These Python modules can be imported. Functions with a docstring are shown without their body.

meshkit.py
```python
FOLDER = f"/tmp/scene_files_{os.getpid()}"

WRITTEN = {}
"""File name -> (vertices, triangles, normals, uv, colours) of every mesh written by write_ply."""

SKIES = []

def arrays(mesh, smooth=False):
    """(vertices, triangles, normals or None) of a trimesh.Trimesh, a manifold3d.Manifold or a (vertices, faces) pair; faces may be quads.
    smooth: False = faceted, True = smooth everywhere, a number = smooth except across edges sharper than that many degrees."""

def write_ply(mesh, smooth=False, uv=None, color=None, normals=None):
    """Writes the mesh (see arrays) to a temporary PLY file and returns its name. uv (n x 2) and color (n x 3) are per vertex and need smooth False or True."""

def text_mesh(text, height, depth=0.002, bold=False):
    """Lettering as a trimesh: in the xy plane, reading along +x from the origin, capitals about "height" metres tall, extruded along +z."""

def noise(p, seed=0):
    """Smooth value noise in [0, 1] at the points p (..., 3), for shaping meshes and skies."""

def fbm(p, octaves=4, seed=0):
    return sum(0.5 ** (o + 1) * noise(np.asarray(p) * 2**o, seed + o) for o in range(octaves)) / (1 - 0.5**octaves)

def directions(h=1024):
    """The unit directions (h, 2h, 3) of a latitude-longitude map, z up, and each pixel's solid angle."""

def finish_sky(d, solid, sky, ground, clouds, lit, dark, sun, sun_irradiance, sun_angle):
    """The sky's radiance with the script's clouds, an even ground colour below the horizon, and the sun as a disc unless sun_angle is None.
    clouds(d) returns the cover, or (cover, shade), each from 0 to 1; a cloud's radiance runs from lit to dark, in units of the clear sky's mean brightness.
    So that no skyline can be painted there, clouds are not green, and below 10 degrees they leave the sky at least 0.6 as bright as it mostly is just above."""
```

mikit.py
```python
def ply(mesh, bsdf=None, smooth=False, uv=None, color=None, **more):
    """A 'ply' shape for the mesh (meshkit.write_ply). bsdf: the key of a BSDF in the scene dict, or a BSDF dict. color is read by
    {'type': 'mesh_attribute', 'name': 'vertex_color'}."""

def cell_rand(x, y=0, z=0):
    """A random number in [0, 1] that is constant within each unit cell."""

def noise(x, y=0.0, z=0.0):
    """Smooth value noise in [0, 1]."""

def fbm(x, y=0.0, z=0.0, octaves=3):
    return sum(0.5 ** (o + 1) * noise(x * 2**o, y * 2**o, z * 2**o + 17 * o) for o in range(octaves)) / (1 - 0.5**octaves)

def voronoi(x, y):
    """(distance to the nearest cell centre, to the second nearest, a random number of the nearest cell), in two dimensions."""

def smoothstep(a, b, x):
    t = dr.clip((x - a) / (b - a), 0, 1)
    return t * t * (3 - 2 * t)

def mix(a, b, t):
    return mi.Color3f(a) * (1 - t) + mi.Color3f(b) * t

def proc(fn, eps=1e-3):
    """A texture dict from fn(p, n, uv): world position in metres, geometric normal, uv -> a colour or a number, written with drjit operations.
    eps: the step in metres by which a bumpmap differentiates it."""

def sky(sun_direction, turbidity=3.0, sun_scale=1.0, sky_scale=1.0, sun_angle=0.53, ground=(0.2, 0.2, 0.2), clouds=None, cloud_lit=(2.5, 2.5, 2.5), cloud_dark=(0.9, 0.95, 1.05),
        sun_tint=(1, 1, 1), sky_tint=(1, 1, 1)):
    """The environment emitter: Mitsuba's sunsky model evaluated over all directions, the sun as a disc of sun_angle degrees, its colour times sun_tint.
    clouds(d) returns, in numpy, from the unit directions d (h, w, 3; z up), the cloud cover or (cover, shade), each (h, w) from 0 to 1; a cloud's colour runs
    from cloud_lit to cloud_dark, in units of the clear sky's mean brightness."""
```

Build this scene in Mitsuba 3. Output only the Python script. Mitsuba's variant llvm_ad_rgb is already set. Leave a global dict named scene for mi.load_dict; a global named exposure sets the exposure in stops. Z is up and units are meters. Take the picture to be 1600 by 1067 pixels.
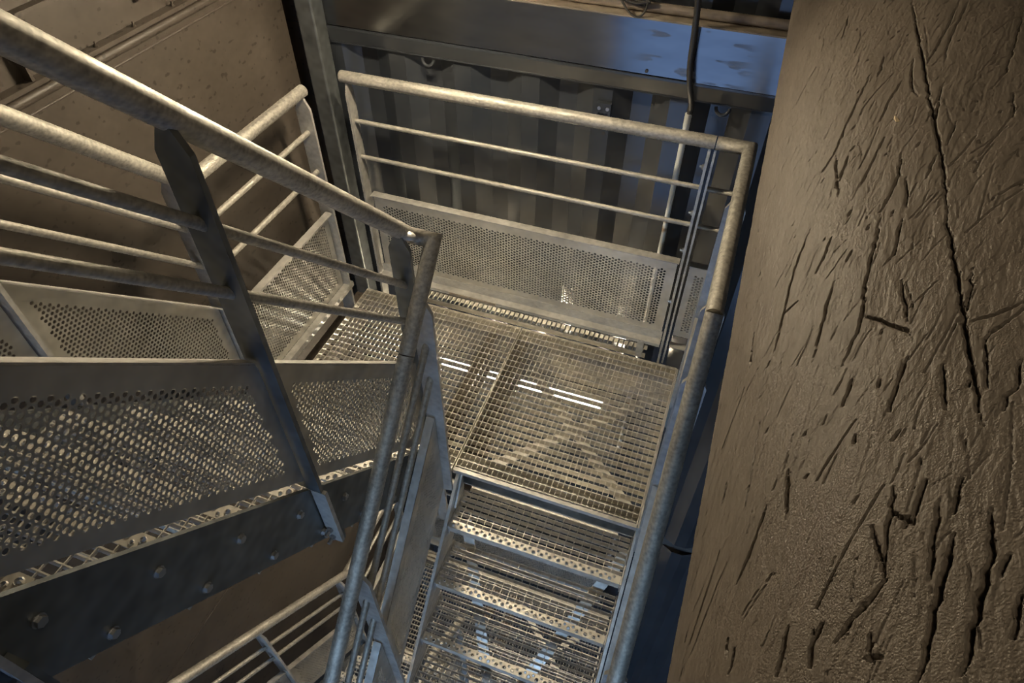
import math, random
import numpy as np, trimesh, mitsuba as mi, drjit as dr
import mikit
from mikit import noise, fbm, smoothstep, mix, proc
from mitsuba import ScalarTransform4f as T

random.seed(7)
rng = np.random.default_rng(7)
scene, labels = {}, {}

# ------------------------------------------------------------------ camera, sky, exposure
CAM = np.array([0.0, 0.0, 2.3])
FWD = np.array([-0.23132, 0.64842, -0.72529])
UP = np.array([-0.24886, 0.68127, 0.68843])
scene['camera'] = {'type': 'perspective', 'fov': 75.07, 'fov_axis': 'x', 'near_clip': 0.02, 'far_clip': 200.0,
                   'to_world': T().look_at(origin=CAM.tolist(), target=(CAM + FWD).tolist(), up=UP.tolist())}
exposure = 0.7
# blue daylight comes in through the open front side of the stairwell (south, behind the camera)
scene['sky'] = mikit.sky((0.3, 0.75, 0.6), turbidity=3.0, sun_scale=0.0, sky_scale=13.0, ground=(0.34, 0.34, 0.36),
                         sky_tint=(1.0, 1.02, 1.08))
LAMP_WARM = (1.0, 0.83, 0.58)
LAMP_TOP = 520.0
LAMP_LOW = 150.0
LAMP_FILL = 85.0  # added fill for the shaded right side of the log

# ------------------------------------------------------------------ materials
def galv(base, lo, hi, metal, s=60.0, amt=0.22):
    def col(p, n, uv):
        a = fbm(p.x * s, p.y * s, p.z * s, 2)
        b = fbm(p.x * 9 + 3, p.y * 9, p.z * 9, 3)
        k = 1 + amt * (a - 0.5) * 2 + 0.30 * (b - 0.5) * 2
        return mi.Color3f(*base) * dr.clip(k, 0.3, 1.7)
    def rough(p, n, uv):
        return lo + (hi - lo) * fbm(p.x * 25, p.y * 25, p.z * 25, 2)
    return {'type': 'twosided', 'bsdf': {'type': 'principled', 'base_color': proc(col), 'roughness': proc(rough),
            'metallic': metal, 'specular': 0.5}}

scene['m_galv'] = galv((0.50, 0.49, 0.46), 0.30, 0.58, 0.55)
scene['m_tube'] = galv((0.47, 0.45, 0.40), 0.50, 0.70, 0.74, s=140.0, amt=0.38)
scene['m_sheet'] = galv((0.60, 0.585, 0.54), 0.40, 0.58, 0.92, s=35.0, amt=0.15)
scene['m_plate'] = galv((0.17, 0.185, 0.19), 0.34, 0.55, 0.72, s=30.0, amt=0.3)
scene['m_grate'] = galv((0.60, 0.575, 0.51), 0.35, 0.55, 0.45, s=50.0, amt=0.25)

def paint_col(p, n, uv):
    d = fbm(p.x * 6, p.y * 6, p.z * 3, 4)
    return mix((0.020, 0.025, 0.033), (0.042, 0.046, 0.052), d)
def paint_rough(p, n, uv):
    return 0.11 + 0.14 * fbm(p.x * 14, p.y * 14, p.z * 9, 3)
scene['m_container'] = {'type': 'twosided', 'bsdf': {'type': 'principled', 'base_color': proc(paint_col), 'roughness': proc(paint_rough),
                        'metallic': 0.1, 'specular': 0.75}}
def flash_col(p, n, uv):
    d = fbm(p.x * 9, p.y * 9, p.z * 26, 4)
    return mix((0.20, 0.21, 0.225), (0.27, 0.28, 0.29), d)
def flash_rough(p, n, uv):
    # smears wiped into the dust on the sheet
    sm = smoothstep(0.60, 0.68, fbm(p.x * 10 + 4, 0.0, p.z * 34, 3)) * smoothstep(-0.42, -0.30, p.x) * smoothstep(0.05, -0.05, p.x)
    return 0.17 + 0.04 * fbm(p.x * 5, p.y, p.z * 60, 2) + 0.25 * sm
scene['m_flashing'] = {'type': 'twosided', 'bsdf': {'type': 'principled', 'base_color': proc(flash_col), 'roughness': proc(flash_rough),
                       'metallic': 1.0, 'specular': 0.5}}
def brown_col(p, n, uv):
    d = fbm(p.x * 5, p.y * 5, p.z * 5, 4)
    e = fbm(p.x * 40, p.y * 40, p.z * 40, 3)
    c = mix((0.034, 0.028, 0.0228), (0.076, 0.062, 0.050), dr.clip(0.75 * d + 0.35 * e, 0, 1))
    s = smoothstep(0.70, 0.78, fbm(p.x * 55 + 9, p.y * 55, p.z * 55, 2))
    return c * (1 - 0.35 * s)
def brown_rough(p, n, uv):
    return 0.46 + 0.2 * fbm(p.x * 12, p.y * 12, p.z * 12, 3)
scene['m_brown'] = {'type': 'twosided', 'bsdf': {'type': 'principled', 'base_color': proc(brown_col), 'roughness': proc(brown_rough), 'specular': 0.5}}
def log_col(p, n, uv):
    d = fbm(p.x * 30, p.y * 4, p.z * 30, 4)
    e = fbm(p.x * 260, p.y * 60, p.z * 260, 3)
    c = mix((0.135, 0.112, 0.090), (0.225, 0.190, 0.156), dr.clip(0.5 * d + 0.55 * e, 0, 1))
    return c
def log_bump(p, n, uv):
    return fbm(p.x * 330, p.y * 70, p.z * 330, 3) + 0.5 * noise(p.x * 900, p.y * 900, p.z * 900)
scene['m_log'] = {'type': 'twosided', 'bsdf': {'type': 'bumpmap', 'scale': 0.0013, 'arbitrary': proc(log_bump, 4e-4),
                  'bsdf': {'type': 'principled', 'base_color': proc(log_col), 'roughness': 0.55, 'specular': 0.35}}}
def flat(rgb, rough=0.5, metal=0.0, spec=0.5):
    return {'type': 'twosided', 'bsdf': {'type': 'principled', 'base_color': {'type': 'rgb', 'value': list(rgb)}, 'roughness': rough, 'metallic': metal, 'specular': spec}}
scene['m_rubber_and_hole'] = flat((0.03, 0.029, 0.027), 0.45)  # black rubber, also the shade painted into the hole discs
def cond_col(p, n, uv):
    s = smoothstep(0.58, 0.66, fbm(p.x * 5, p.y * 5, p.z * 11, 3))
    return mix((0.52, 0.53, 0.52), (0.20, 0.13, 0.07), s)
scene['m_conduit'] = {'type': 'twosided', 'bsdf': {'type': 'principled', 'base_color': proc(cond_col), 'roughness': 0.45}}
scene['m_splinter'] = flat((0.50, 0.40, 0.26), 0.6)
scene['m_bolt'] = flat((0.40, 0.41, 0.42), 0.35, 0.85)
def rust_col(p, n, uv):
    return mix((0.15, 0.125, 0.10), (0.31, 0.265, 0.21), fbm(p.x * 30, p.y * 30, p.z * 30, 3))
scene['m_dusty'] = {'type': 'twosided', 'bsdf': {'type': 'principled', 'base_color': proc(rust_col), 'roughness': 0.7}}
def wall_col(p, n, uv):
    return mix((0.05, 0.05, 0.05), (0.085, 0.083, 0.08), fbm(p.x * 3, p.y * 3, p.z * 3, 4))
scene['m_wall'] = {'type': 'twosided', 'bsdf': {'type': 'principled', 'base_color': proc(wall_col), 'roughness': 0.7}}

# ------------------------------------------------------------------ helpers
taken = {}
def key_of(name):
    if name not in taken:
        taken[name] = 0
        return name
    taken[name] += 1
    return '%s_%03d' % (name, taken[name])
def place(name, shape, parent=None):
    k = key_of((parent + '__' if parent else '') + name)
    scene[k] = shape
    return k
def add(name, mesh, mat, parent=None, smooth=False, **more):
    return place(name, mikit.ply(mesh, mat, smooth=smooth, **more), parent)
def moved(shape, d):
    return {**shape, 'to_world': T().translate([float(x) for x in d])}
def thing(name, label, cat, group=None):
    k = key_of(name)
    labels[k] = {'label': label, 'category': cat}
    if group: labels[k]['group'] = group
    return k
def tag(k, label=None, cat=None, kind=None, group=None):
    d = labels.setdefault(k, {})
    for n, v in (('label', label), ('category', cat), ('kind', kind), ('group', group)):
        if v: d[n] = v
    return k
def struct(name, mesh, mat, label=None, smooth=False):
    k = add(name, mesh, mat, None, smooth)
    return tag(k, label, None, 'structure')
def box(x0, x1, y0, y1, z0, z1):
    m = trimesh.creation.box((abs(x1 - x0), abs(y1 - y0), abs(z1 - z0)))
    m.apply_translation(((x0 + x1) / 2, (y0 + y1) / 2, (z0 + z1) / 2))
    return m
def cat(ms):
    return trimesh.util.concatenate([trimesh.Trimesh(np.asarray(m[0]), np.asarray(m[1]), process=False) if isinstance(m, tuple) else m for m in ms])
def poly_prism(pts, axis, a0, a1):
    """Extrude a polygon. axis 'x': pts are (y, z); 'y': (x, z); 'z': (x, y)."""
    from shapely.geometry import Polygon
    m = trimesh.creation.extrude_polygon(Polygon(pts), a1 - a0)
    v = np.array(m.vertices)
    if axis == 'x': w = np.stack([v[:, 2] + a0, v[:, 0], v[:, 1]], 1)
    elif axis == 'y': w = np.stack([v[:, 0], v[:, 2] + a0, v[:, 1]], 1)
    else: w = np.stack([v[:, 0], v[:, 1], v[:, 2] + a0], 1)
    m = trimesh.Trimesh(w, m.faces, process=False)
    if m.volume < 0: m.invert()
    return m
def tube(pts, r, n=18, cap=True):
    """A round tube along a polyline, mitred at its corners."""
    P = np.array(pts, float)
    D = np.diff(P, axis=0); D /= np.linalg.norm(D, axis=1, keepdims=True)
    h = np.array([0, 0, 1.0]) if abs(D[0][2]) < 0.9 else np.array([0, 1.0, 0])
    a = np.cross(D[0], h); a /= np.linalg.norm(a); b = np.cross(a, D[0])
    t = np.linspace(0, 2 * np.pi, n, endpoint=False)
    ring = np.cos(t)[:, None] * a + np.sin(t)[:, None] * b
    rings = [P[0] + r * ring]
    for i in range(1, len(P)):
        d = D[i - 1]
        nrm = d if i == len(P) - 1 else d + D[i]
        nrm = nrm / np.linalg.norm(nrm)
        prev = rings[-1]
        s = ((P[i] - prev) @ nrm) / (d @ nrm)
        rings.append(prev + s[:, None] * d)
    V = np.concatenate(rings); F = []
    for i in range(len(P) - 1):
        for j in range(n):
            p, q = i * n + j, i * n + (j + 1) % n
            F += [[p, q, q + n], [p, q + n, p + n]]
    if cap:
        V = np.concatenate([V, [P[0], P[-1]]]); c0, c1 = len(V) - 2, len(V) - 1; e = (len(P) - 1) * n
        for j in range(n):
            F += [[c0, (j + 1) % n, j], [c1, e + j, e + (j + 1) % n]]
    m = trimesh.Trimesh(V, np.array(F), process=False)
    if m.volume < 0: m.invert()
    return m
def smooth_path(pts, k=8):
    from scipy.interpolate import CubicSpline
    P = np.array(pts, float); s = np.r_[0, np.cumsum(np.linalg.norm(np.diff(P, axis=0), axis=1))]
    return CubicSpline(s, P)(np.linspace(0, s[-1], k * len(P)))
def nut(c, d, r=0.011, h=0.010, n=6):
    """A hexagonal head or nut at c, standing out along d."""
    d = np.array(d, float); d /= np.linalg.norm(d); c = np.array(c, float)
    return tube([c, c + d * h], r, n)
def bolt(c, d, r=0.011, h=0.009):
    d = np.array(d, float); d /= np.linalg.norm(d); c = np.array(c, float)
    return cat([tube([c, c + d * 0.002], r * 1.35, 14), nut(c, d, r, h), tube([c, c + d * (h + 0.008)], r * 0.55, 10)])

def perforated(O, U, V, L, H, theta=0.0, side=0.03, bot=0.03, top=0.035, n=8, rad=0.0056, thick=0.002, solid=True):
    """A perforated sheet: a parallelogram with plumb ends, bottom edge from O along U, holes staggered at 15 mm."""
    pitch, slab, tn = 0.015, 0.013, math.tan(theta)
    def lo(u, m=0.0): return m if u <= L - (m * 0) else max(m, (u - L) / tn if tn > 1e-6 else m)
    ulen = L + H * tn
    verts, faces = [], []
    def quad(a):
        i = len(verts); verts.extend(a); faces.extend([[i, i + 1, i + 2], [i, i + 2, i + 3]])
    def bounds(u):
        b, t = 0.0, H
        if tn > 1e-6:
            if u > L: b = (u - L) / tn
            if u < H * tn: t = u / tn
        return min(b, H), max(t, 0.0)
    marg = side / max(math.cos(theta), 0.2)
    def inner(u):
        b, t = bot, H - top
        if tn > 1e-6:
            b = max(b, (u - (L - marg)) / tn); t = min(t, (u - marg) / tn)
        elif u < side or u > L - side: b, t = 1.0, 0.0
        return b, t
    ks = int(math.floor(ulen / slab)); cells = []
    edges = [i * slab for i in range(ks + 1)] + [ulen]
    for i in range(len(edges) - 1):
        ua, ub = edges[i], edges[i + 1]
        (ba, ta), (bb, tb) = bounds(ua), bounds(ub)
        b1, t1 = inner(ua); b2, t2 = inner(ub); b, t = max(b1, b2), min(t1, t2)
        ph = 0.0 if i % 2 == 0 else pitch / 2
        k0 = math.ceil((b - ph) / pitch); k1 = math.floor((t - ph) / pitch)
        if ub - ua > slab * 0.99 and k1 > k0:
            v0, v1 = k0 * pitch + ph, k1 * pitch + ph
            quad([(ua, ba), (ub, bb), (ub, v0), (ua, v0)]); quad([(ua, v1), (ub, v1), (ub, tb), (ua, ta)])
            for k in range(k0, k1): cells.append((ua, k * pitch + ph))
        else:
            quad([(ua, ba), (ub, bb), (ub, tb), (ua, ta)])
    base = np.array(verts) if verts else np.zeros((0, 2)); bf = np.array(faces)
    ang = 2 * np.pi * (np.arange(n) + 0.5) / n
    hole = np.stack([slab / 2 + rad * np.cos(ang), pitch / 2 + rad * np.sin(ang)], 1)
    corners = np.array([[0, 0], [slab, 0], [slab, pitch], [0, pitch]])
    cell = np.concatenate([corners, hole]); cf = []
    ca = np.arctan2(corners[:, 1] - pitch / 2, corners[:, 0] - slab / 2) % (2 * np.pi)
    near = [int(np.argmin(np.abs((ca - a + np.pi) % (2 * np.pi) - np.pi))) for a in ang]
    for j in range(n):
        j2 = (j + 1) % n
        cf.append([4 + j, near[j], 4 + j2])
        if near[j] != near[j2]: cf.append([near[j], near[j2], 4 + j2])
    cf = np.array(cf)
    C = np.array(cells).reshape(-1, 2)
    cv = (C[:, None, :] + cell[None]).reshape(-1, 2); cff = (cf[None] + (np.arange(len(C)) * len(cell))[:, None, None]).reshape(-1, 3)
    v2 = np.concatenate([base, cv]); f2 = np.concatenate([bf, cff + len(base)]).astype(int)
    O, U, V = (np.array(a, float) for a in (O, U, V)); W = np.cross(U, V)
    front = O + v2[:, :1] * U + v2[:, 1:] * V
    if not solid: return trimesh.Trimesh(front, f2, process=False)
    m = len(front); vv = np.concatenate([front + W * thick / 2, front - W * thick / 2])
    ff = [f2, f2[:, ::-1] + m]
    hi = len(base) + (np.arange(len(C)) * len(cell))[:, None] + 4 + np.arange(n)[None]
    hj = np.roll(hi, -1, axis=1)
    w1 = np.stack([hi, hj, hj + m], -1).reshape(-1, 3); w2 = np.stack([hi, hj + m, hi + m], -1).reshape(-1, 3)
    return trimesh.Trimesh(vv, np.concatenate(ff + [w1[:, ::-1], w2[:, ::-1]]), process=False)

S = 1.06                                   # slope of every flight
TH = math.atan(S); CS, SN = math.cos(TH), math.sin(TH)
DROP = 2.86                                # height of two flights: the stair repeats below

# ------------------------------------------------------------------ the setting
YW, DEP, PER, X0 = 2.36, 0.036, 0.285, -1.092      # front plane of the corrugated wall, its depth, its period, one rib's left edge
def corrugated(x0, x1, z0, z1, yw=YW):
    xs = []
    k = math.floor((x0 - X0) / PER) - 1
    while X0 + k * PER < x1 + PER:
        b = X0 + k * PER
        xs += [(b, 0.0), (b + 0.072, 0.0), (b + 0.142, DEP), (b + 0.214, DEP)]
        k += 1
    px = np.array(xs); g = np.unique(np.concatenate([px[:, 0], [x0, x1]])); g = g[(g >= x0) & (g <= x1)]
    d = np.interp(g, px[:, 0], px[:, 1])
    n = len(g)
    V = np.concatenate([np.stack([g, yw + d, np.full(n, z0)], 1), np.stack([g, yw + d, np.full(n, z1)], 1)])
    F = np.array([[i, i + 1, i + 1 + n] for i in range(n - 1)] + [[i, i + 1 + n, i + n] for i in range(n - 1)])
    Vb = V + [0, 0.004, 0]
    return trimesh.Trimesh(np.concatenate([V, Vb]), np.concatenate([F, F[:, ::-1] + 2 * n]), process=False)
wb = struct('wall_back', corrugated(-1.95, 1.5, -1.92, 1.20), 'm_container', 'dark glossy corrugated sheet steel wall behind the landing')
for i in (0, 1):
    add('lashing_ring', tube([(x, y, z) for x, y, z in [((-1.199, -0.049)[i] + 0.024 * math.cos(a), 2.355 - 0.018 * math.sin(-a) * 0.5, 1.158 + 0.024 * math.sin(a)) for a in np.linspace(math.pi, 2 * math.pi, 13)]], 0.006, 10), 'm_container', wb, 40)
def drilled(x0, x1, z0, z1, holes, y0, y1):
    from shapely.geometry import Polygon, Point
    p = Polygon([(x0, z0), (x1, z0), (x1, z1), (x0, z1)])
    for x, z, r in holes: p = p.difference(Point(x, z).buffer(r, 6))
    m = trimesh.creation.extrude_polygon(p, y1 - y0); v = np.array(m.vertices)
    m = trimesh.Trimesh(np.stack([v[:, 0], v[:, 2] + y0, v[:, 1]], 1), m.faces, process=False)
    if m.volume < 0: m.invert()
    return m
vk = add('vent', cat([drilled(-0.503, -0.447, 1.035, 1.105, [(-0.475 + a, z, 0.0055) for a in (-0.014, 0.0, 0.014) for z in (1.046, 1.062)], YW - 0.020, YW - 0.017),
    box(-0.503, -0.500, YW - 0.018, YW, 1.035, 1.105), box(-0.450, -0.447, YW - 0.018, YW, 1.035, 1.105), box(-0.503, -0.447, YW - 0.018, YW, 1.035, 1.038), box(-0.503, -0.447, YW - 0.018, YW, 1.102, 1.105)]), 'm_container', wb)
for a in (-0.016, 0.016):
    add('vent_screw', tube([(-0.475 + a, YW - 0.020, 1.086), (-0.475 + a, YW - 0.024, 1.086)], 0.0068, 12), 'm_bolt', wb)
add('dark_hole_disc', tube([(-0.468, YW + 0.002, 0.975), (-0.468, YW - 0.004, 0.975)], 0.0065, 12), 'm_rubber_and_hole', wb)  # dark disc standing in for the shade inside a vent hole
# the sheets below and above it
struct('wall_back_lower', corrugated(-1.95, 1.5, -4.8, -2.02), 'm_container', 'lower corrugated steel wall seen far below the landing')
struct('wall_back_upper', corrugated(-1.95, 1.5, 1.44, 5.0, YW + 0.06), 'm_container', 'corrugated steel wall above the bright sheet metal band')
struct('trim_2', cat([box(-1.95, 1.5, 2.40, 2.46, -2.35, -1.88)]), 'm_wall', 'dark rail closing the foot of the corrugated wall')
tr = struct('trim_1', box(-1.9, -0.18, 2.34, 2.40, 1.24, 1.423), 'm_flashing', 'smooth sheet metal band mirroring blue daylight above the corrugated wall')
add('sheet_panel', box(-0.178, 1.5, 2.338, 2.40, 1.236, 1.425), 'm_flashing', tr)
lip = cat([box(-1.9, 1.5, 2.335, 2.40, 1.228, 1.236), poly_prism([(2.336, 1.228), (2.352, 1.170), (2.356, 1.170), (2.342, 1.228)], 'x', -1.9, 1.5), box(-1.9, 1.5, 2.350, 2.42, 1.166, 1.171)])
add('drip_edge', lip, 'm_container', tr)
add('dusty_ledge', box(-1.9, 1.5, 2.333, 2.45, 1.4255, 1.431), 'm_dusty', tr, )
add('dark_hole_disc', tube([(-0.335, 2.3405, 1.252), (-0.335, 2.3360, 1.252)], 0.006, 12), 'm_rubber_and_hole', tr)  # dark disc painted as the shaded inside of a drain hole

BX = -1.76
wl = struct('wall_left', cat([box(BX - 0.30, BX, -3.4, 2.262, -4.8, 5.0), box(BX - 0.30, BX - 0.12, 2.262, 2.5, -4.8, 5.0)]), 'm_brown', 'brown painted steel plate wall beside the upper flight')
def bead(z, r):
    m = tube([(BX, -3.4, z), (BX, 2.262, z)], r, 20); return m
add('rolled_bead', bead(1.463, 0.014), 'm_brown', wl, 50)
add('weld_seam', bead(1.425, 0.0035), 'm_brown', wl, 50)
add('weld_seam', bead(-0.9, 0.004), 'm_brown', wl, 50)
struct('wall_added_strip', box(-1.95, -1.70, 2.335, 2.355, -4.8, 5.0), 'm_brown', 'added brown strip keeping the slot behind the steel column dark')  # strip added so the slot stays dark instead of mirroring the sky
struct('wall_outer', box(-2.06, 1.6, 2.5, 2.56, -4.9, 5.1), 'm_wall')
struct('wall_right', box(1.5, 1.6, -3.4, 2.5, -4.8, 5.0), 'm_wall')
struct('wall_front', cat([box(-2.06, 1.6, -3.5, -3.4, 1.3, 5.0), box(-2.06, -1.70, -3.5, -3.4, -4.8, 1.3)]), 'm_wall')
struct('ceiling', box(-2.06, 1.6, -3.5, 2.5, 5.0, 5.1), 'm_wall')
struct('floor', box(-2.06, 1.6, -3.5, 2.5, -4.9, -4.8), 'm_wall')
struct('floor_upper', box(-1.7, 1.45, -3.3, -0.25, 1.33, 1.43), 'm_wall')

# ------------------------------------------------------------------ the rough log at the right
CRACKS = [[[-31.41,1.3798],[-31.0,1.1608],[-30.78,1.0216],[-30.5,0.9321],[-30.08,0.8385],[-30.5,0.7195]],
[[-42.94,1.1513],[-46.33,1.0846],[-50.33,0.9983],[-52.78,0.9509],[-54.8,0.9256]],
[[-20.43,1.3165],[-23.77,1.2346],[-27.8,1.1511],[-30.43,1.1029]],
[[-18.47,1.309],[-22.72,1.2135],[-25.85,1.1345],[-26.53,1.0947]],
[[-7.27,1.2542],[-12.5,1.1112],[-16.18,1.024],[-19.07,0.9871]],
[[-35.82,1.0813],[-38.72,1.0393],[-41.16,0.9859]],
[[-37.26,0.8769],[-38.15,0.8224],[-39.83,0.7886],[-41.83,0.758]],
[[-30.87,0.8459],[-33.27,0.7987]],
[[-28.17,1.0225],[-30.14,0.9307]],
[[-26.63,0.9179],[-28.91,0.8637]],
[[-40.24,0.9345],[-43.14,0.886],[-45.76,0.8352]],
[[-51.72,0.9493],[-50.74,0.8384]],
[[-48.62,0.929],[-50.41,0.8763]],
[[-32.95,1.1422],[-34.02,1.0575],[-32.89,1.0131]],
[[-49.86,1.473],[-51.64,1.3824]],
[[-39.54,1.1943],[-41.23,1.1312]],
[[-15.66,0.9694],[-16.97,0.9059]],
[[-18.34,0.7608],[-22.34,0.7379]],
[[-36.7,0.8163],[-37.13,0.7522]],
[[-30.83,0.7182],[-30.69,0.6558],[-30.53,0.5731],[-30.49,0.5129],[-30.27,0.4642],[-30.45,0.4313],[-30.13,0.4172]],
[[-41.65,0.7549],[-42.71,0.7066],[-44.63,0.6403],[-45.19,0.5891],[-46.38,0.5529],[-47.74,0.5363],[-48.73,0.5192]],
[[-50.83,0.6603],[-52.26,0.6202],[-53.22,0.581],[-54.53,0.5424]],
[[-37.98,0.7285],[-39.67,0.6696],[-41.44,0.654]],
[[-57.52,0.7996],[-60.55,0.7336],[-62.65,0.6542],[-64.18,0.5877]],
[[-29.56,0.5408],[-25.92,0.5478],[-22.75,0.5591]],
[[-28.22,0.5156],[-25.74,0.5316],[-22.92,0.551]],
[[-28.22,0.5156],[-29.0,0.4565]],
[[-38.49,0.5067],[-39.76,0.4834],[-41.35,0.4451]],
[[-24.56,0.4864],[-25.62,0.4572],[-26.94,0.4467],[-27.66,0.4321]],
[[-45.36,0.5849],[-39.96,0.5524],[-37.86,0.5351]],
[[-47.15,0.4961],[-48.55,0.4659]],
[[-59.02,0.6594],[-62.58,0.6502]],
[[-47.3,0.7019],[-48.27,0.6868]],
[[-38.79,0.622],[-38.54,0.5863],[-38.15,0.5555]],
[[-51.72,0.7507],[-53.35,0.7174],[-55.02,0.6937]],
[[-28.24,0.6182],[-29.82,0.5577]],
[[-34.09,0.4896],[-34.2,0.4384]],
[[-72.77,0.6667],[-72.07,0.5984]],
[[-35.82,0.3503],[-36.7,0.3197],[-37.72,0.2834]],
[[-34.81,0.3194],[-36.25,0.2865],[-37.55,0.2601],[-38.62,0.2327],[-39.58,0.2135]],
[[-33.3,0.3675],[-34.57,0.3377]],
[[-30.64,0.3391],[-31.0,0.3086],[-32.52,0.2757],[-33.92,0.2465],[-35.4,0.2203]],
[[-41.33,0.3649],[-41.83,0.3375],[-42.32,0.3067],[-42.64,0.2873]],
[[-43.97,0.3301],[-43.16,0.3071],[-42.42,0.2841]],
[[-42.65,0.2841],[-44.44,0.2691],[-46.61,0.2561],[-48.81,0.2389]],
[[-41.57,0.3409],[-39.05,0.3298]],
[[-61.71,0.3774],[-63.89,0.3391],[-66.64,0.3059]],
[[-51.83,0.2504],[-51.84,0.2222]],
[[-50.48,0.2544],[-51.62,0.2427]],
[[-55.44,0.2541],[-56.72,0.2165]],
[[-29.6,0.303],[-30.64,0.2879]],
[[-29.11,0.2746],[-30.4,0.2461]],
[[-44.48,0.244],[-44.62,0.2232]],
[[-45.18,0.2279],[-43.29,0.2288]],
[[-67.02,0.255],[-66.68,0.2393]],
[[-65.07,0.2444],[-65.73,0.2253]],
[[-75.15,0.4392],[-75.49,0.4145]],
[[-57.74,0.4095],[-57.66,0.3548]],
[[-37.33,0.3676],[-39.04,0.3306]]]
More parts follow.
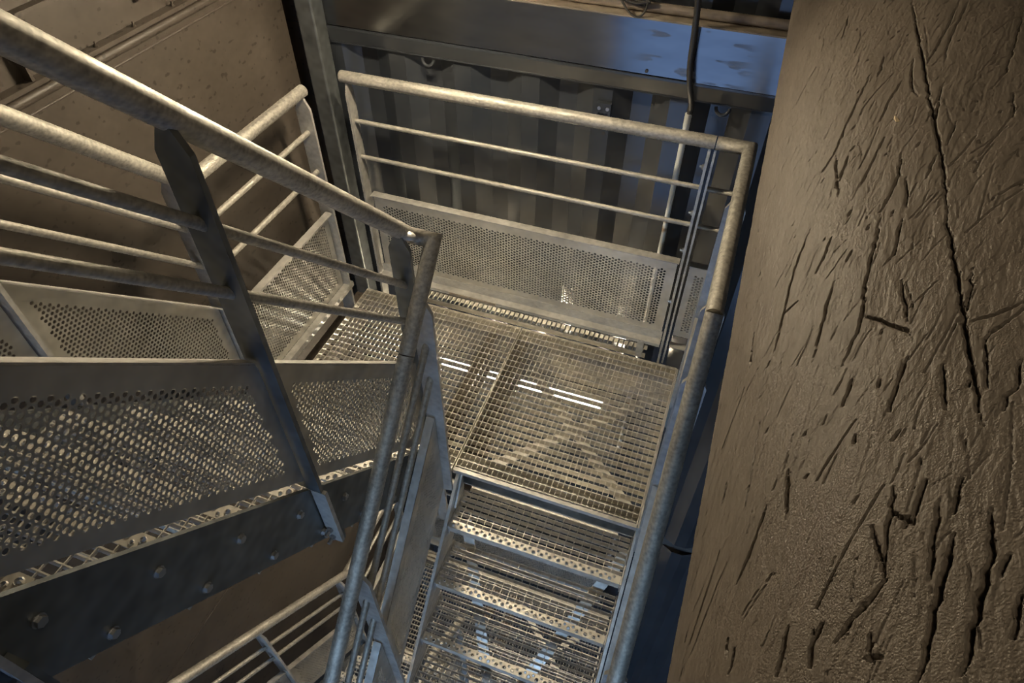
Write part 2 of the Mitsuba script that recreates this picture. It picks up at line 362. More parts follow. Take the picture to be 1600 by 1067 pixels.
def log_mesh():
    cx, cz, R = 0.41, 1.59, 0.3335
    th = np.radians(np.concatenate([np.linspace(-180, -93, 40)[:-1], np.linspace(-93, 0, 400), np.linspace(0, 180, 60)[1:]]))
    ys = np.concatenate([np.linspace(-0.9, 0.16, 60)[:-1], np.linspace(0.16, 2.34, 1600)])
    s = th * R
    A, B = np.meshgrid(s, ys, indexing='ij')
    def vnoise(x, y, seed):
        g = np.random.default_rng(seed).random((128, 128))
        xi, yi = np.floor(x).astype(int), np.floor(y).astype(int)
        fx, fy = x - xi, y - yi; fx = fx * fx * (3 - 2 * fx); fy = fy * fy * (3 - 2 * fy)
        q = lambda a, b: g[(xi + a) % 128, (yi + b) % 128]
        return (q(0, 0) * (1 - fx) + q(1, 0) * fx) * (1 - fy) + (q(0, 1) * (1 - fx) + q(1, 1) * fx) * fy
    def vf(x, y, seed, o=4): return sum(vnoise(x * 2**i, y * 2**i, seed + i) * 0.5**i for i in range(o)) / (2 - 0.5**(o - 1))
    h = 0.010 * (vf(A * 5, B * 2.2, 11) - 0.5)
    # torn flakes: stepped ledges drawn out along a slant to the grain
    u, w = A - 0.30 * B, B
    f1 = vf(u * 34, w * 7, 21, 4) * 7
    h += 0.00045 * (np.floor(f1) + smooth01(np.clip((f1 - np.floor(f1)) * 9, 0, 1)) - 3.5)
    u2 = A + 0.12 * B
    f2 = vf(u2 * 60 + 7, w * 9, 31, 4) * 6
    h += 0.00025 * (np.floor(f2) + smooth01(np.clip((f2 - np.floor(f2)) * 8, 0, 1)) - 3)
    h += 0.0007 * (vf((A - 0.2 * B) * 260, B * 9, 41, 3) - 0.5) * (0.3 + 1.2 * vf(A * 9, B * 5, 51, 2))
    h += 0.0003 * (vf(A * 240, B * 200, 61, 2) - 0.5)
    def groove(p, q, wd, dp):
        """A V-shaped groove between two points of the developed surface."""
        (s0, y0), (s1, y1) = p, q
        m = 4 * wd
        i0, i1 = np.searchsorted(s, [min(s0, s1) - m, max(s0, s1) + m]); j0, j1 = np.searchsorted(ys, [min(y0, y1) - m, max(y0, y1) + m])
        if i1 <= i0 or j1 <= j0: return
        a, b = A[i0:i1, j0:j1], B[i0:i1, j0:j1]
        dx, dy = s1 - s0, y1 - y0; L2 = dx * dx + dy * dy + 1e-12
        t = np.clip(((a - s0) * dx + (b - y0) * dy) / L2, 0, 1)
        d = np.hypot(a - s0 - t * dx, b - y0 - t * dy) * (1 + 0.5 * (vnoise(a * 300, b * 300, 71) - 0.5))
        h[i0:i1, j0:j1] -= dp * np.clip(1 - d / wd, 0, 1)
    g = np.random.default_rng(5)
    for n_, L0, L1, wd, dp in ((900, 0.012, 0.05, 0.0002, 0.0018), (90, 0.04, 0.12, 0.0005, 0.0035), (260, 0.003, 0.010, 0.0010, 0.0045)):
        for _ in range(n_):
            a = g.uniform(-1.70, 0.02) * R; b = g.uniform(0.12, 2.3); L = g.uniform(L0, L1); t = g.normal(0.28, 0.22)
            bend = g.normal(0, 0.08); m = (a + math.sin(t) * L / 2, b + math.cos(t) * L / 2)
            e = (m[0] + math.sin(t + bend) * L / 2, m[1] + math.cos(t + bend) * L / 2)
            k = g.uniform(0.4, 1.0)
            groove((a, b), m, wd * k + 0.0007, dp * k); groove(m, e, wd * k * 0.8 + 0.0007, dp * k * 0.8)
    for ci, line in enumerate(CRACKS):
        big = ci in (0, 19, 39, 41)
        P = np.array([(math.radians(p[0]) * R, p[1]) for p in line])
        L = np.r_[0, np.cumsum(np.hypot(*np.diff(P, axis=0).T))]
        n_ = max(4, int(L[-1] / 0.008)); q = np.linspace(0, L[-1], n_ + 1)
        Q = np.stack([np.interp(q, L, P[:, 0]), np.interp(q, L, P[:, 1])], 1)
        Q[1:-1] += g.normal(0, 0.0007, (n_ - 1, 2))
        for k in range(n_):
            f = (k + 0.5) / n_; tp = min(1.0, 4 * f + 0.25, 4 * (1 - f) + 0.25) * g.uniform(0.6, 1.15)
            groove(Q[k], Q[k + 1], (0.0017 if big else 0.0011) * tp + 0.0006, (0.009 if big else 0.006) * tp)
    h *= np.clip(1.15 - 6 * np.maximum(A / R, -0.0), 0.12, 1)
    rr = R + h
    V = np.stack([cx + rr * np.sin(A / R), B, cz + rr * np.cos(A / R)], -1).reshape(-1, 3)
    n, m = len(th), len(ys)
    I = (np.arange(n - 1)[:, None] * m + np.arange(m - 1)[None]).ravel()
    F = np.concatenate([np.stack([I, I + m, I + m + 1], 1), np.stack([I, I + m + 1, I + 1], 1)])
    return trimesh.Trimesh(V, F, process=False)
def smooth01(t): return t * t * (3 - 2 * t)
k = add('timber_log', log_mesh(), 'm_log', None, True)
tag(k, 'massive rough brown log with long cracks lying across the right side of the stair', 'log')

def on_log(deg, y, lift): a = math.radians(deg); return (0.41 + (0.3335 + lift) * math.sin(a), y, 1.59 + (0.3335 + lift) * math.cos(a))
SPL = [on_log((-38.67), 0.9780, -0.004), on_log((-38.67) + 0.9, 0.9780 - 0.004, 0.004), on_log((-38.67) + 1.9, 0.9780 - 0.022, -0.001), on_log((-38.67) + 1.0, 0.9780 - 0.018, 0.001), on_log((-38.67) + 0.4, 0.9780 - 0.010, -0.006)]
add('splinter', trimesh.convex.convex_hull(np.array(SPL)), 'm_splinter', k)

# ------------------------------------------------------------------ landings
def landing(z, label, lower=False):
    t = thing('landing_platform', label, 'platform')
    panels = ((-1.56, -0.722), (-0.716, 0.035))
    y0, y1 = 1.31, 2.157
    for x0, x1 in panels:
        bar = mikit.ply(box(x0, x1, -0.0015, 0.0015, -0.030, 0.0), 'm_grate')
        ny = 25
        gp = add('grating_frame', cat([box(x0, x0 + 0.003, y0, y1, z - 0.030, z), box(x1 - 0.003, x1, y0, y1, z - 0.030, z), box(x0, x1, y1 - 0.003, y1, z - 0.03, z)]), 'm_grate', t)
        for i in range(ny):
            place('bearing_bar', moved(bar, (0, y0 + 0.020 + i * (y1 - y0 - 0.03) / (ny - 1), z)), gp)
        xs = np.arange(x0 + 0.022, x1 - 0.01, 0.022)
        tag(add('cross_rods', cat([box(x - 0.0011, x + 0.0011, y0, y1, z - 0.006, z - 0.0008) for x in xs]), 'm_grate', gp), None, None, 'stuff')
        teeth = [box(x0, x1, y0 - 0.004, y0 + 0.001, z - 0.020, z + 0.001), box(x0, x1, y0, y0 + 0.012, z - 0.0025, z + 0.001)]
        add('step_nosing', cat(teeth), 'm_galv', gp)
    # the narrow strip of grating behind the landing
    gp = add('edge_grating', cat([box(-1.30, -0.12, 2.195, 2.199, z - 0.03, z), box(-1.30, -0.12, 2.250, 2.254, z - 0.03, z)]), 'm_grate', t)
    tag(add('cross_rods', cat([box(x - 0.003, x + 0.003, 2.195, 2.254, z - 0.010, z - 0.001) for x in np.arange(-1.29, -0.12, 0.024)]), 'm_grate', gp), None, None, 'stuff')
    def channel(x0, x1, ya, yb, h=0.14, top=-0.032, t_=0.008):
        return cat([box(x0, x1, ya, yb, z + top - t_, z + top), box(x0, x1, ya, yb, z + top - h, z + top - h + t_)])
    for ya, yb, web, hh in ((1.325, 1.405, 1.397, 0.08), (2.09, 2.15, 2.142, 0.14)):
        add('edge_beam', cat([channel(-1.56, 0.035, ya, yb, hh), box(-1.56, 0.035, web, web + 0.008, z - 0.032 - hh, z - 0.032)]), 'm_galv', t)
    for x in (-0.875, -0.715):
        add('cross_beam', cat([box(x, x + 0.055, 1.33, 2.14, z - 0.042, z - 0.033), box(x, x + 0.055, 1.33, 2.14, z - 0.172, z - 0.164), box(x, x + 0.008, 1.33, 2.14, z - 0.172, z - 0.033)]), 'm_brown', t)  # brown colour puts the shade under the grating into these beams
    add('edge_beam', cat([box(-1.66, -1.575, 1.2, 2.2, z - 0.10, z - 0.09), box(-1.58, -1.572, 1.2, 2.2, z - 0.20, z - 0.09)]), 'm_brown', t)
    add('edge_beam', box(0.036, 0.044, 1.31, 2.157, z - 0.172, z - 0.004), 'm_galv', t)
    def flatbar(p, q, w, zz):
        p, q = np.array(p), np.array(q); d = (q - p) / np.linalg.norm(q - p); nrm = np.array([-d[1], d[0]]) * w / 2
        return poly_prism([tuple(p + nrm), tuple(q + nrm), tuple(q - nrm), tuple(p - nrm)], 'z', zz - 0.003, zz + 0.003)
    add('brace', flatbar((-0.64, 2.06), (0.01, 1.45), 0.045, z - 0.158), 'm_galv', t)
    add('brace', flatbar((-0.02, 2.08), (-0.62, 1.46), 0.045, z - 0.150), 'm_galv', t)
    return t
landing(0.0, 'steel grating landing at the turn of the stair below the back railing')
landing(-DROP, 'lower steel grating landing glimpsed through the treads far below')

# ------------------------------------------------------------------ flights
def tread_set(parent, x0, x1, zs, c, sgn, dz):
    """Grating treads. sgn = +1: the nosing looks towards +y (the flight climbs towards -y)."""
    xm0, xm1 = x0 + 0.006, x1 - 0.006
    bar = mikit.ply(box(xm0, xm1, -0.0015, 0.0015, -0.028, 0), 'm_grate')
    nb = 7
    rods = mikit.ply(cat([box(x - 0.0011, x + 0.0011, -0.200, -0.03, -0.006, -0.0005) for x in np.arange(xm0 + 0.03, xm1 - 0.01, 0.0335)]), 'm_grate') if sgn > 0 else \
           mikit.ply(cat([box(x - 0.0011, x + 0.0011, 0.03, 0.200, -0.006, -0.0005) for x in np.arange(xm0 + 0.03, xm1 - 0.01, 0.0335)]), 'm_grate')
    # nosing: a folded strip with a staggered row of punched, raised holes
    f = -1 if sgn > 0 else 1
    from shapely.geometry import Polygon, Point
    pl = Polygon([(xm0, 0), (xm1, 0), (xm1, f * 0.034), (xm0, f * 0.034)])
    rings = []
    for i, x in enumerate(np.arange(xm0 + 0.014, xm1 - 0.010, 0.0172)):
        yy, r2 = f * (0.0125, 0.0235)[i % 2], (0.0062, 0.0042)[i % 2]
        pl = pl.difference(Point(x, yy).buffer(r2, 2))
        t = np.linspace(0, 2 * np.pi, 9)[:-1]; r1 = r2 + 0.0024
        c_, s_ = np.cos(t), np.sin(t)
        V = np.concatenate([np.stack([x + r * c_, yy + r * s_, np.full(8, z_)], 1) for r, z_ in ((r1, 0.0), (r2 + 0.0004, 0.0028), (r2, 0.0), (r2, -0.004))])
        F = []
        for a in (0, 8, 16):
            for q in range(8): F += [[a + q, a + (q + 1) % 8, a + 8 + (q + 1) % 8], [a + q, a + 8 + (q + 1) % 8, a + 8 + q]]
        rings.append(trimesh.Trimesh(V, F, process=False))
    top = trimesh.creation.extrude_polygon(pl, 0.0025); top.apply_translation((0, 0, -0.0025))
    nose = mikit.ply(cat([top, box(xm0, xm1, min(0, f * 0.003), max(0, f * 0.003), -0.036, -0.0026)]), 'm_grate')
    holes = mikit.ply(cat(rings), 'm_grate')
    ends = []
    for x in (x0, x1 - 0.004):
        ylo, yhi = sorted((f * 0.0, f * 0.205))
        ends.append(mikit.ply(box(x, x + 0.004, ylo, yhi, -0.065, -0.001), 'm_galv'))
    bl = [mikit.ply(cat([bolt((xx, f * 0.041, -0.045), (dx, 0, 0), 0.009, 0.007)]), 'm_bolt', 30) for xx, dx in ((x0 + 0.004, 1), (x1 - 0.004, -1))]
    for z in zs:
        y = (c - z) / S if sgn > 0 else (z - c) / S
        zz = z + dz
        tr_ = place('tread', moved(nose, (0, y, zz)), parent)
        for i in range(nb):
            place('bearing_bar', moved(bar, (0, y + f * (0.050 + i * 0.0245), zz)), tr_)
        tag(place('cross_rods', moved(rods, (0, y, zz)), tr_), None, None, 'stuff')
        tag(place('grip_rings', moved(holes, (0, y, zz)), tr_), None, None, 'stuff')
        for e in ends: place('end_plate', moved(e, (0, y, zz)), tr_)
        for b in bl:
            for q in (0.0, f * 0.117): place('bolt', moved(b, (0, y + q, zz)), tr_)

def flight_up(label, dz):
    """The flight on the left: it climbs from the landing towards the camera (-y)."""
    t = thing('stair_flight', label, 'stairs')
    top, bot = 1.502, 1.246
    ya, yb = -0.20, 1.36
    def stringer(x0, x1):
        pts = [(ya, top - S * ya), (yb, top - S * yb), (yb, max(bot - S * yb, -0.20)), (ya, bot - S * ya)]
        return poly_prism([(a, b + dz) for a, b in pts], 'x', x0, x1)
    zs = [0.095 + 0.176 * k for k in range(0, 9)]
    s1 = add('stringer', stringer(-0.809, -0.797), 'm_plate', t)
    s2 = add('stringer', stringer(-1.590, -1.578), 'm_plate', t)
    hd = mikit.ply(cat([tube([(0, 0, 0), (0.002, 0, 0)], 0.0125, 14), nut((0, 0, 0), (1, 0, 0), 0.0098, 0.009)]), 'm_bolt', 30)
    for z in zs:
        y = (1.50 - z) / S
        for q in (-0.041, -0.158): place('bolt', moved(hd, (-0.797, y + q, z - 0.045 + dz)), s1)
    tread_set(t, -1.577, -0.810, zs, 1.50, 1, dz)
    return t
def flight_down(label, dz):
    """The flight on the right: it drops from the landing towards the camera."""
    t = thing('stair_flight', label, 'stairs')
    top, bot = -1.405, -1.62
    ya, yb = -0.1, 1.335
    def stringer(x0, x1):
        pts = [(ya, top + S * ya), (1.31, top + S * 1.31), (yb, -0.012), (yb, -0.17), (1.31, bot + S * 1.31), (ya, bot + S * ya)]
        return poly_prism([(a, b + dz) for a, b in pts], 'x', x0, x1)
    add('stringer', stringer(-0.702, -0.690), 'm_galv', t)
    add('stringer', stringer(0.036, 0.048), 'm_galv', t)
    zs = [-0.19 - 0.179 * k for k in range(0, 8)]
    tread_set(t, -0.688, 0.034, zs, -1.42, -1, dz)
    add('gusset', poly_prism([(1.322, -0.03 + dz), (1.322, -0.16 + dz), (1.23, -0.16 + dz)], 'x', -0.688, -0.680), 'm_galv', t)
    # flat bars in a V under the treads
    def brace(p, q):
        n_ = np.array([0, -SN, CS])
        p, q = (np.array([a[0], a[1], S * a[1] - 1.65 + dz]) for a in (p, q)); d = (q - p) / np.linalg.norm(q - p); w = np.cross(n_, d) * 0.023; h = n_ * 0.003
        V = np.array([b + i * w + j * h for b in (p, q) for i in (-1, 1) for j in (-1, 1)])
        return trimesh.convex.convex_hull(V)
    add('brace', brace((-0.655, 1.27), (-0.335, 0.72)), 'm_galv', t)
    add('brace', brace((0.028, 1.33), (-0.335, 0.72)), 'm_galv', t)
    add('brace', brace((-0.655, 0.05), (-0.335, 0.70)), 'm_galv', t)
    add('brace', brace((0.028, 0.05), (-0.335, 0.70)), 'm_galv', t)
    return t
flight_up('upper steel stair flight on the left with a dark bolted stringer', 0.0)
flight_down('grating stair flight dropping from the front of the landing', 0.0)
flight_up('lower stair flight along the brown wall at the bottom left', -DROP)
flight_down('lowest grating flight seen deep under the descending treads', -DROP)

# ------------------------------------------------------------------ railings
HR, MR = 0.0238, 0.0112
def post_x(xr, y, zt, zb, zstep, shift, parent, foot=None):
    """A flat post across the railing (in the xz plane) with a chamfered head; below zstep it stands clear of the stringer."""
    w = 0.033
    fp = None
    pts = [(xr - 0.012, zt), (xr + 0.012, zt), (xr + w, zt - 0.045)]
    if shift > 0: pts += [(xr + w, zstep), (xr - w, zstep + 0.012)]; fp = [(xr + 0.002, zstep + 0.004), (xr + 0.044, zstep + 0.004), (xr + 0.044, zb), (xr + 0.002, zb)]
    elif shift < 0: pts += [(xr + w, zstep + 0.012), (xr - w, zstep)]; fp = [(xr - 0.044, zstep + 0.004), (xr - 0.002, zstep + 0.004), (xr - 0.002, zb), (xr - 0.044, zb)]
    else: pts += [(xr + w, zb), (xr - w, zb)]
    pts += [(xr - w, zt - 0.045)]
    k = add('post', poly_prism(pts, 'y', y - 0.006, y + 0.006), 'm_plate' if foot else 'm_galv', parent)  # near posts get darker steel to carry their shade, foot plates stay light
    if fp: fk = add('foot_plate', poly_prism(fp, 'y', y - 0.0065, y + 0.0055), 'm_galv', k)
    if foot:
        for z in (zb + 0.022, zb + 0.062):
            x = xr + 0.018 * (1 if shift > 0 else -1)
            add('bolt', cat([nut((x, y - 0.006, z), (0, -1, 0), 0.0095, 0.009), tube([(x, y - 0.006, z), (x, y - 0.032, z)], 0.0055, 10)]), 'm_bolt', k, 30)
        add('lug', box(xr + 0.000 if shift > 0 else xr - 0.042, xr + 0.042 if shift > 0 else xr, y + 0.006, y + 0.016, zb + 0.0, zb + 0.10), 'm_plate', k)
    return k
def sloped_rail(label, xr, c, rise, ylo, yhi, posts, shift, dz=0.0, head=None, n=8, side_flange=-1, foot=True, panels=True, solid=True, offs=(0.205, 0.36, 0.56, 1.0)):
    """rise = -1: z = c - S y (left flights), +1: z = c + S y (right flights)."""
    t = thing('stair_railing', label, 'railing')
    z = lambda y, o=0.0: c + rise * S * y - o + dz
    add('handrail', tube(head or [(xr, ylo, z(ylo)), (xr, yhi, z(yhi))], HR, 24), 'm_tube', t, 50)
    for o in offs[:2]:
        add('mid_rail', tube([(xr, ylo, z(ylo, o)), (xr, yhi - 0.05, z(yhi - 0.05, o))], MR, 14), 'm_tube', t, 50)
    ps = sorted(posts)
    for y in ps:
        post_x(xr, y, z(y) - HR * 0.9, z(y, offs[3] + 0.30), z(y, offs[3] + 0.045), shift, t, foot)
    if not panels: return t
    ends = [ylo] + ps + [yhi - 0.04]
    H = (offs[3] - offs[2]) * CS
    for a, b in zip(ends[:-1], ends[1:]):
        a, b = a + 0.012, b - 0.012
        if b - a < 0.12: continue
        if rise < 0: O, U, V = (xr, b, z(b, offs[3])), (0, -CS, SN), (0, SN, CS)
        else: O, U, V = (xr, a, z(a, offs[3])), (0, CS, SN), (0, -SN, CS)
        k = add('perforated_panel', perforated(O, U, V, (b - a) / CS, H, TH, n=n, solid=solid), 'm_sheet', t)
        x0, x1 = sorted((xr, xr + side_flange * 0.030))
        add('top_flange', poly_prism([(a, z(a, offs[2])), (b, z(b, offs[2])), (b, z(b, offs[2] - 0.006)), (a, z(a, offs[2] - 0.006))], 'x', x0, x1), 'm_galv', k)
    return t
def level_rail_y(label, xr, y0, y1, posts, dz=0.0, head=None, n=8, flange=1, solid=True, yp=None):
    t = thing('landing_railing', label, 'railing')
    add('handrail', tube(head or [(xr, y0, 1.10 + dz), (xr, y1, 1.10 + dz)], HR, 24), 'm_tube', t, 50)
    for zz in (0.935, 0.757): add('mid_rail', tube([(xr, y0, zz + dz), (xr, y1 - 0.02, zz + dz)], MR, 14), 'm_tube', t, 50)
    for y in posts: post_x(xr, y, 1.078 + dz, -0.17 + dz, 0.1 + dz, 0, t)
    a, b = yp or (y0 + 0.03, y1 - 0.03)
    k = add('perforated_panel', perforated((xr, a, 0.135 + dz), (0, 1, 0), (0, 0, 1), b - a, 0.42, n=n, solid=solid), 'm_sheet', t)
    x0, x1 = sorted((xr, xr + flange * 0.034))
    add('top_flange', box(x0, x1, a, b, 0.555 + dz, 0.561 + dz), 'm_galv', k)
    add('bottom_flange', cat([box(x0, x1, a - 0.05, b + 0.04, 0.126 + dz, 0.132 + dz), box(x1 - 0.004, x1, a - 0.05, b + 0.04, 0.105 + dz, 0.132 + dz)] if flange > 0 else [box(x0, x1, a, b, 0.126 + dz, 0.132 + dz)]), 'm_galv', k)
    return t
XL, XI1, XI0, XR, YB = -1.595, -0.795, -0.72, 0.075, 2.21
YC, ZC = 1.345, 1.125
C1, C0 = 2.55, -0.30
# inner railing of the upper flight; its handrail turns the corner and runs on to the joint
jy = 1.115
t = sloped_rail('near inner railing of the upper left flight, its handrail turning a mitred corner', XI1, C1, -1, -0.22, YC, (0.055, 0.685, 1.285), 1,
    head=[(XI1, -0.25, C1 + S * 0.25), (XI1, YC, ZC), (XI0, YC, ZC), (XI0, jy, C0 + S * jy)], n=12)
add('weld', trimesh.creation.icosphere(2, 0.016).apply_transform(np.diag([1.6, 1.0, 0.8, 1.0])).apply_translation((XI1 + 0.022, 1.30, C1 - S * 1.30 - 0.012)), 'm_galv', t, True)
sloped_rail('outer railing of the upper left flight in front of the brown wall', XL, C1, -1, -0.22, 1.385, (0.10, 0.71, 1.30), -1,
    head=[(XL, -0.22, C1 + S * 0.22), (XL, 1.368, 1.10), (XL, 1.42, 1.10)], n=10, side_flange=1, foot=False)
level_rail_y('short level railing at the left edge of the landing', XL, 1.42, 2.05, (2.03,), n=8, yp=(1.40, 2.015))
sloped_rail('inner railing of the descending flight, seen almost from above', XI0, C0, 1, -0.22, jy + 0.20, (0.055, 0.66, 1.235), -1,
    head=[(XI0, -0.25, C0 - S * 0.25), (XI0, jy - 0.002, C0 + S * (jy - 0.002))], n=8, foot=False)
sloped_rail('outer railing of the descending flight beside the log', XR, C0 - 0.008, 1, -0.22, 1.338, (0.055, 0.66, 1.235), 1,
    head=[(XR, -0.25, C0 - 0.008 - S * 0.25), (XR, 1.3365, C0 - 0.008 + S * 1.3365)], n=8, foot=False, side_flange=-1)
# the back railing and its short return round the right corner
def back_rail(dz, label, n, solid=True):
    t = thing('landing_railing', label, 'railing')
    add('handrail', cat([tube([(-1.515, YB, 1.10 + dz), (-0.042, YB, 1.10 + dz)], HR, 24), trimesh.creation.icosphere(3, HR).apply_transform(np.diag([0.5, 1, 1, 1])).apply_translation((-1.515, YB, 1.10 + dz))]), 'm_tube', t, 50)
    for zz in (0.915, 0.747): add('mid_rail', tube([(-1.488, YB, zz + dz), (-0.05, YB, zz + dz)], 0.0095, 14), 'm_tube', t, 50)
    for x in (-1.492, -0.056):
        p = add('post', poly_prism([(YB - 0.012, 1.078 + dz), (YB + 0.012, 1.078 + dz), (YB + 0.026, 1.035 + dz), (YB + 0.026, -0.15 + dz), (YB - 0.026, -0.15 + dz), (YB - 0.026, 1.035 + dz)], 'x', x - 0.005, x + 0.005), 'm_galv', t)
        if x > -1:
            for zz in (1.0, 0.80, 0.62, 0.34): add('bolt', cat([bolt((x - 0.005, YB, zz + dz), (-1, 0, 0), 0.009, 0.008)]), 'm_bolt', p, 30)
    k = add('perforated_panel', perforated((-1.462, YB, 0.150 + dz), (1, 0, 0), (0, 0, 1), 1.39, 0.396, n=n, solid=solid), 'm_sheet', t)
    add('top_flange', box(-1.478, -0.066, YB - 0.004, YB + 0.034, 0.546 + dz, 0.551 + dz), 'm_galv', k)
    add('bottom_flange', cat([box(-1.478, -0.066, YB - 0.034, YB, 0.100 + dz, 0.105 + dz), box(-1.478, -0.066, YB - 0.038, YB - 0.034, 0.088 + dz, 0.105 + dz), box(-1.478, -0.066, YB - 0.002, YB + 0.002, 0.1 + dz, 0.152 + dz)]), 'm_galv', k)
    add('foot', box(-0.165, -0.135, YB - 0.04, YB - 0.034, 0.0 + dz, 0.10 + dz), 'm_galv', t)
    add('toe_clip', box(-1.10, -0.86, YB - 0.043, YB - 0.038, 0.090 + dz, 0.104 + dz), 'm_dusty', t)
    return t
back_rail(0.0, 'long back railing of the landing in front of the corrugated wall', 10)
def corner_rail(dz, label, n, solid=True):
    t = thing('landing_railing', label, 'railing')
    add('handrail', tube([(-0.038, YB, 1.10 + dz), (XR, YB, 1.10 + dz), (XR, 1.3385, 1.10 + dz)], HR, 24), 'm_tube', t, 50)
    for zz in (0.915, 0.747): add('mid_rail', tube([(-0.038, YB, zz + dz), (XR, YB, zz + dz), (XR, 1.34, zz + dz)], 0.0095, 14), 'm_tube', t, 50)
    add('post', poly_prism([(YB - 0.012, 1.078 + dz), (YB + 0.012, 1.078 + dz), (YB + 0.026, 1.035 + dz), (YB + 0.026, -0.02 + dz), (YB - 0.026, -0.02 + dz), (YB - 0.026, 1.035 + dz)], 'x', -0.040, -0.032), 'm_galv', t)
    for y in (1.42, 1.93): post_x(XR, y, 1.078 + dz, -0.15 + dz, 0.1, 0, t)
    k = add('perforated_panel', perforated((-0.022, YB, 0.150 + dz), (1, 0, 0), (0, 0, 1), 0.085, 0.396, side=0.018, n=n, solid=solid), 'm_sheet', t)
    add('top_flange', box(-0.024, 0.066, YB - 0.004, YB + 0.030, 0.546 + dz, 0.551 + dz), 'm_galv', k)
    add('bottom_flange', box(-0.024, 0.066, YB - 0.034, YB, 0.100 + dz, 0.105 + dz), 'm_galv', k)
    for a, b in ((1.44, 1.915), (1.945, 2.18)):
        k = add('perforated_panel', perforated((XR, a, 0.150 + dz), (0, 1, 0), (0, 0, 1), b - a, 0.396, n=n, solid=solid), 'm_sheet', t)
        add('top_flange', box(XR - 0.03, XR, a, b, 0.546 + dz, 0.552 + dz), 'm_galv', k)
    return t
corner_rail(0.0, 'short railing turning the right back corner of the landing beside the log', 8)
# the same railings one turn below
sloped_rail('lower sloping railing along the brown wall at the bottom left', XL, C1, -1, -0.3, 1.385, (0.10, 0.73, 1.30), -1, dz=-DROP,
    head=[(XL, -0.3, C1 + S * 0.3 - DROP), (XL, 1.368, 1.10 - DROP), (XL, 1.42, 1.10 - DROP)], n=8, side_flange=1, foot=False)
sloped_rail('lower inner railing half hidden behind the descending handrail', XI1, C1, -1, -0.3, YC, (0.10, 0.685, 1.285), 1, dz=-DROP, n=6, foot=False, solid=False)
back_rail(-DROP, 'lower back railing seen through the grating of the landing', 6, False)
level_rail_y('lower level railing at the left, seen between the bars of the descending railing', XL, 1.42, 2.05, (2.03,), dz=-DROP, n=6, yp=(1.40, 2.015), solid=False)

# ------------------------------------------------------------------ steel column, beam, conduit, pipes
def hollow(x0, x1, y0, y1, z0, z1, r=0.010):
    pts = []
    for cx, cy, a0 in ((x1 - r, y1 - r, 0), (x0 + r, y1 - r, 90), (x0 + r, y0 + r, 180), (x1 - r, y0 + r, 270)):
        for a in np.radians(np.linspace(a0, a0 + 90, 5)): pts.append((cx + r * math.cos(a), cy + r * math.sin(a)))
    return poly_prism(pts, 'z', z0, z1)
k = add('steel_column', hollow(-1.707, -1.627, 2.26, 2.343, -4.8, 4.9), 'm_plate', None, 30)
tag(k, 'square grey steel column standing between the brown wall and the back railing', 'column')

t = thing('steel_beam', 'brown bolted channel beam on the wall at the top left', 'beam')
x0 = BX
add('web', box(x0 - 0.004, x0 + 0.006, 0.4, 2.25, 1.50, 1.70), 'm_brown', t)
fl = add('lower_flange', box(x0, x0 + 0.042, 0.4, 2.25, 1.498, 1.510), 'm_brown', t)
for y in (1.22, 1.38, 1.53, 1.70): add('bolt', bolt((x0 + 0.024, y, 1.510), (0, 0, 1), 0.006, 0.005), 'm_brown', fl, 30)
add('upper_flange', box(x0, x0 + 0.036, 1.19, 2.25, 1.652, 1.664), 'm_brown', t)
add('stiffener', box(x0, x0 + 0.034, 1.15, 1.16, 1.51, 1.75), 'm_brown', t)
wbt = t
for y, z in ((1.222, 1.628), (1.268, 1.552), (1.585, 1.566), (1.57, 1.63)):
    add('bolt', bolt((x0 + 0.006, y, z), (1, 0, 0), 0.0085, 0.009), 'm_brown', t, 30)

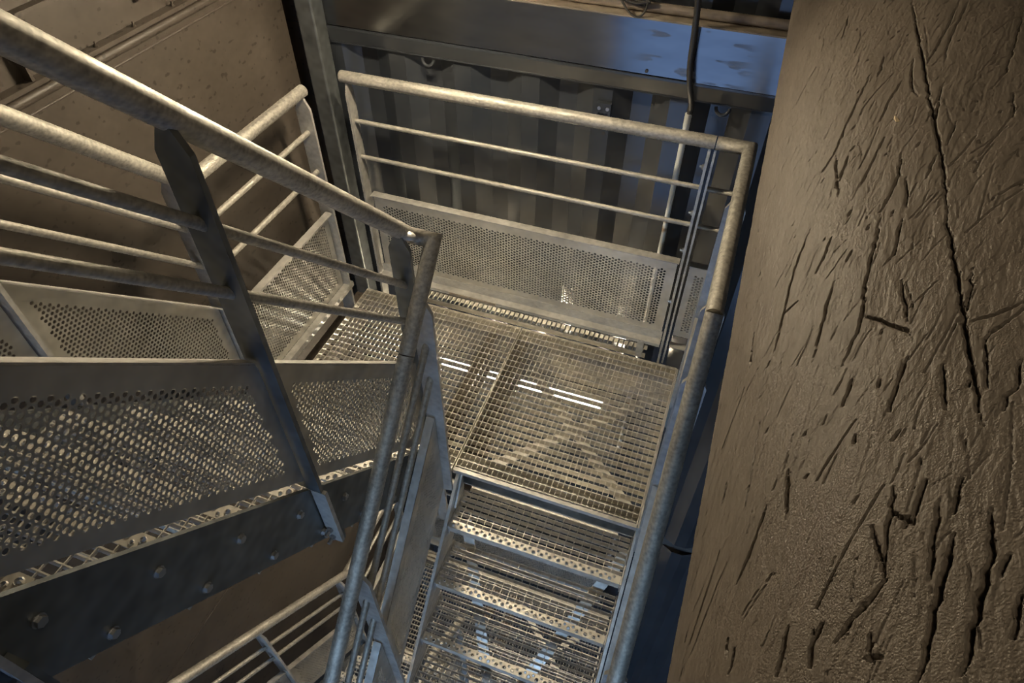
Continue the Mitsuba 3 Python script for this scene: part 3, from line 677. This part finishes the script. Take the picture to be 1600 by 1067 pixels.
t = thing('conduit_pipe', 'grey vertical conduit pipe with rusty patches behind the back railing', 'pipe')
add('lower_pipe', tube([(-0.161, 2.335, -1.0), (-0.161, 2.335, 0.845)], 0.0105, 16), 'm_conduit', t, 50)
add('upper_pipe', tube([(-0.161, 2.335, 0.845), (-0.161, 2.335, 1.115)], 0.0118, 16), 'm_conduit', t, 50)
add('end_sleeve', tube([(-0.161, 2.335, 1.075), (-0.161, 2.335, 1.125)], 0.0128, 16), 'm_conduit', t, 50)
hp = smooth_path([(-0.161, 2.335, 1.10), (-0.158, 2.330, 1.16), (-0.172, 2.305, 1.23), (-0.186, 2.295, 1.31), (-0.192, 2.295, 1.40), (-0.200, 2.300, 1.50), (-0.212, 2.305, 1.62), (-0.22, 2.31, 1.8), (-0.22, 2.33, 2.2)])
k = add('cable_hose', tube(hp, 0.0105, 14), 'm_rubber_and_hole', None, 60)
tag(k, 'black flexible hose hanging over the blue sheet metal band into the conduit', 'hose')
k = add('water_pipe', tube([(-1.8, 2.385, 1.449), (1.45, 2.385, 1.449)], 0.016, 16), 'm_dusty', None, 50)
tag(k, 'dusty horizontal pipe lying on the ledge at the top of the back wall', 'pipe')
k = add('cable_clump', cat([tube(smooth_path([(-0.42 + 0.06 * math.sin(1.7 * i + j), 2.36 + 0.012 * math.cos(i * 2.1 + j), 1.475 + 0.012 * math.sin(i * 2.9 + j)) for i in range(7)]), 0.0035, 8) for j in range(3)]), 'm_rubber_and_hole', None, 50)
tag(k, 'small tangle of black wire on the dusty pipe', 'wire')

# ------------------------------------------------------------------ tube lights and an added fill
def light(x0, x1, y, z, power, label):
    t = thing('tube_light', label, 'lamp')
    add('housing', box(x0 - 0.03, x1 + 0.03, y + 0.022, y + 0.06, z - 0.025, z + 0.045), 'm_galv', t)
    for x in (x0 - 0.02, x1): add('end_cap', box(x, x + 0.02, y - 0.02, y + 0.024, z - 0.02, z + 0.02), 'm_galv', t)
    add('tube', tube([(x0, y, z), (x1, y, z)], 0.017, 16), flat((0.8, 0.8, 0.8)), t, 50,
        emitter={'type': 'area', 'radiance': {'type': 'rgb', 'value': [power * c for c in LAMP_WARM]}})
light(-1.20, -0.29, 2.20, -0.51, LAMP_LOW, 'lit tube lamp glowing under the landing grating')
light(-1.17, -0.85, 1.90, 1.86, LAMP_TOP, 'lit tube lamp on the back wall above the picture')
light(0.45, 1.25, 0.5, 4.5, LAMP_FILL, 'added fill tube lamp high above the log, unseen, brightening its right side')  # unseen fill lamp, added only to brighten the log
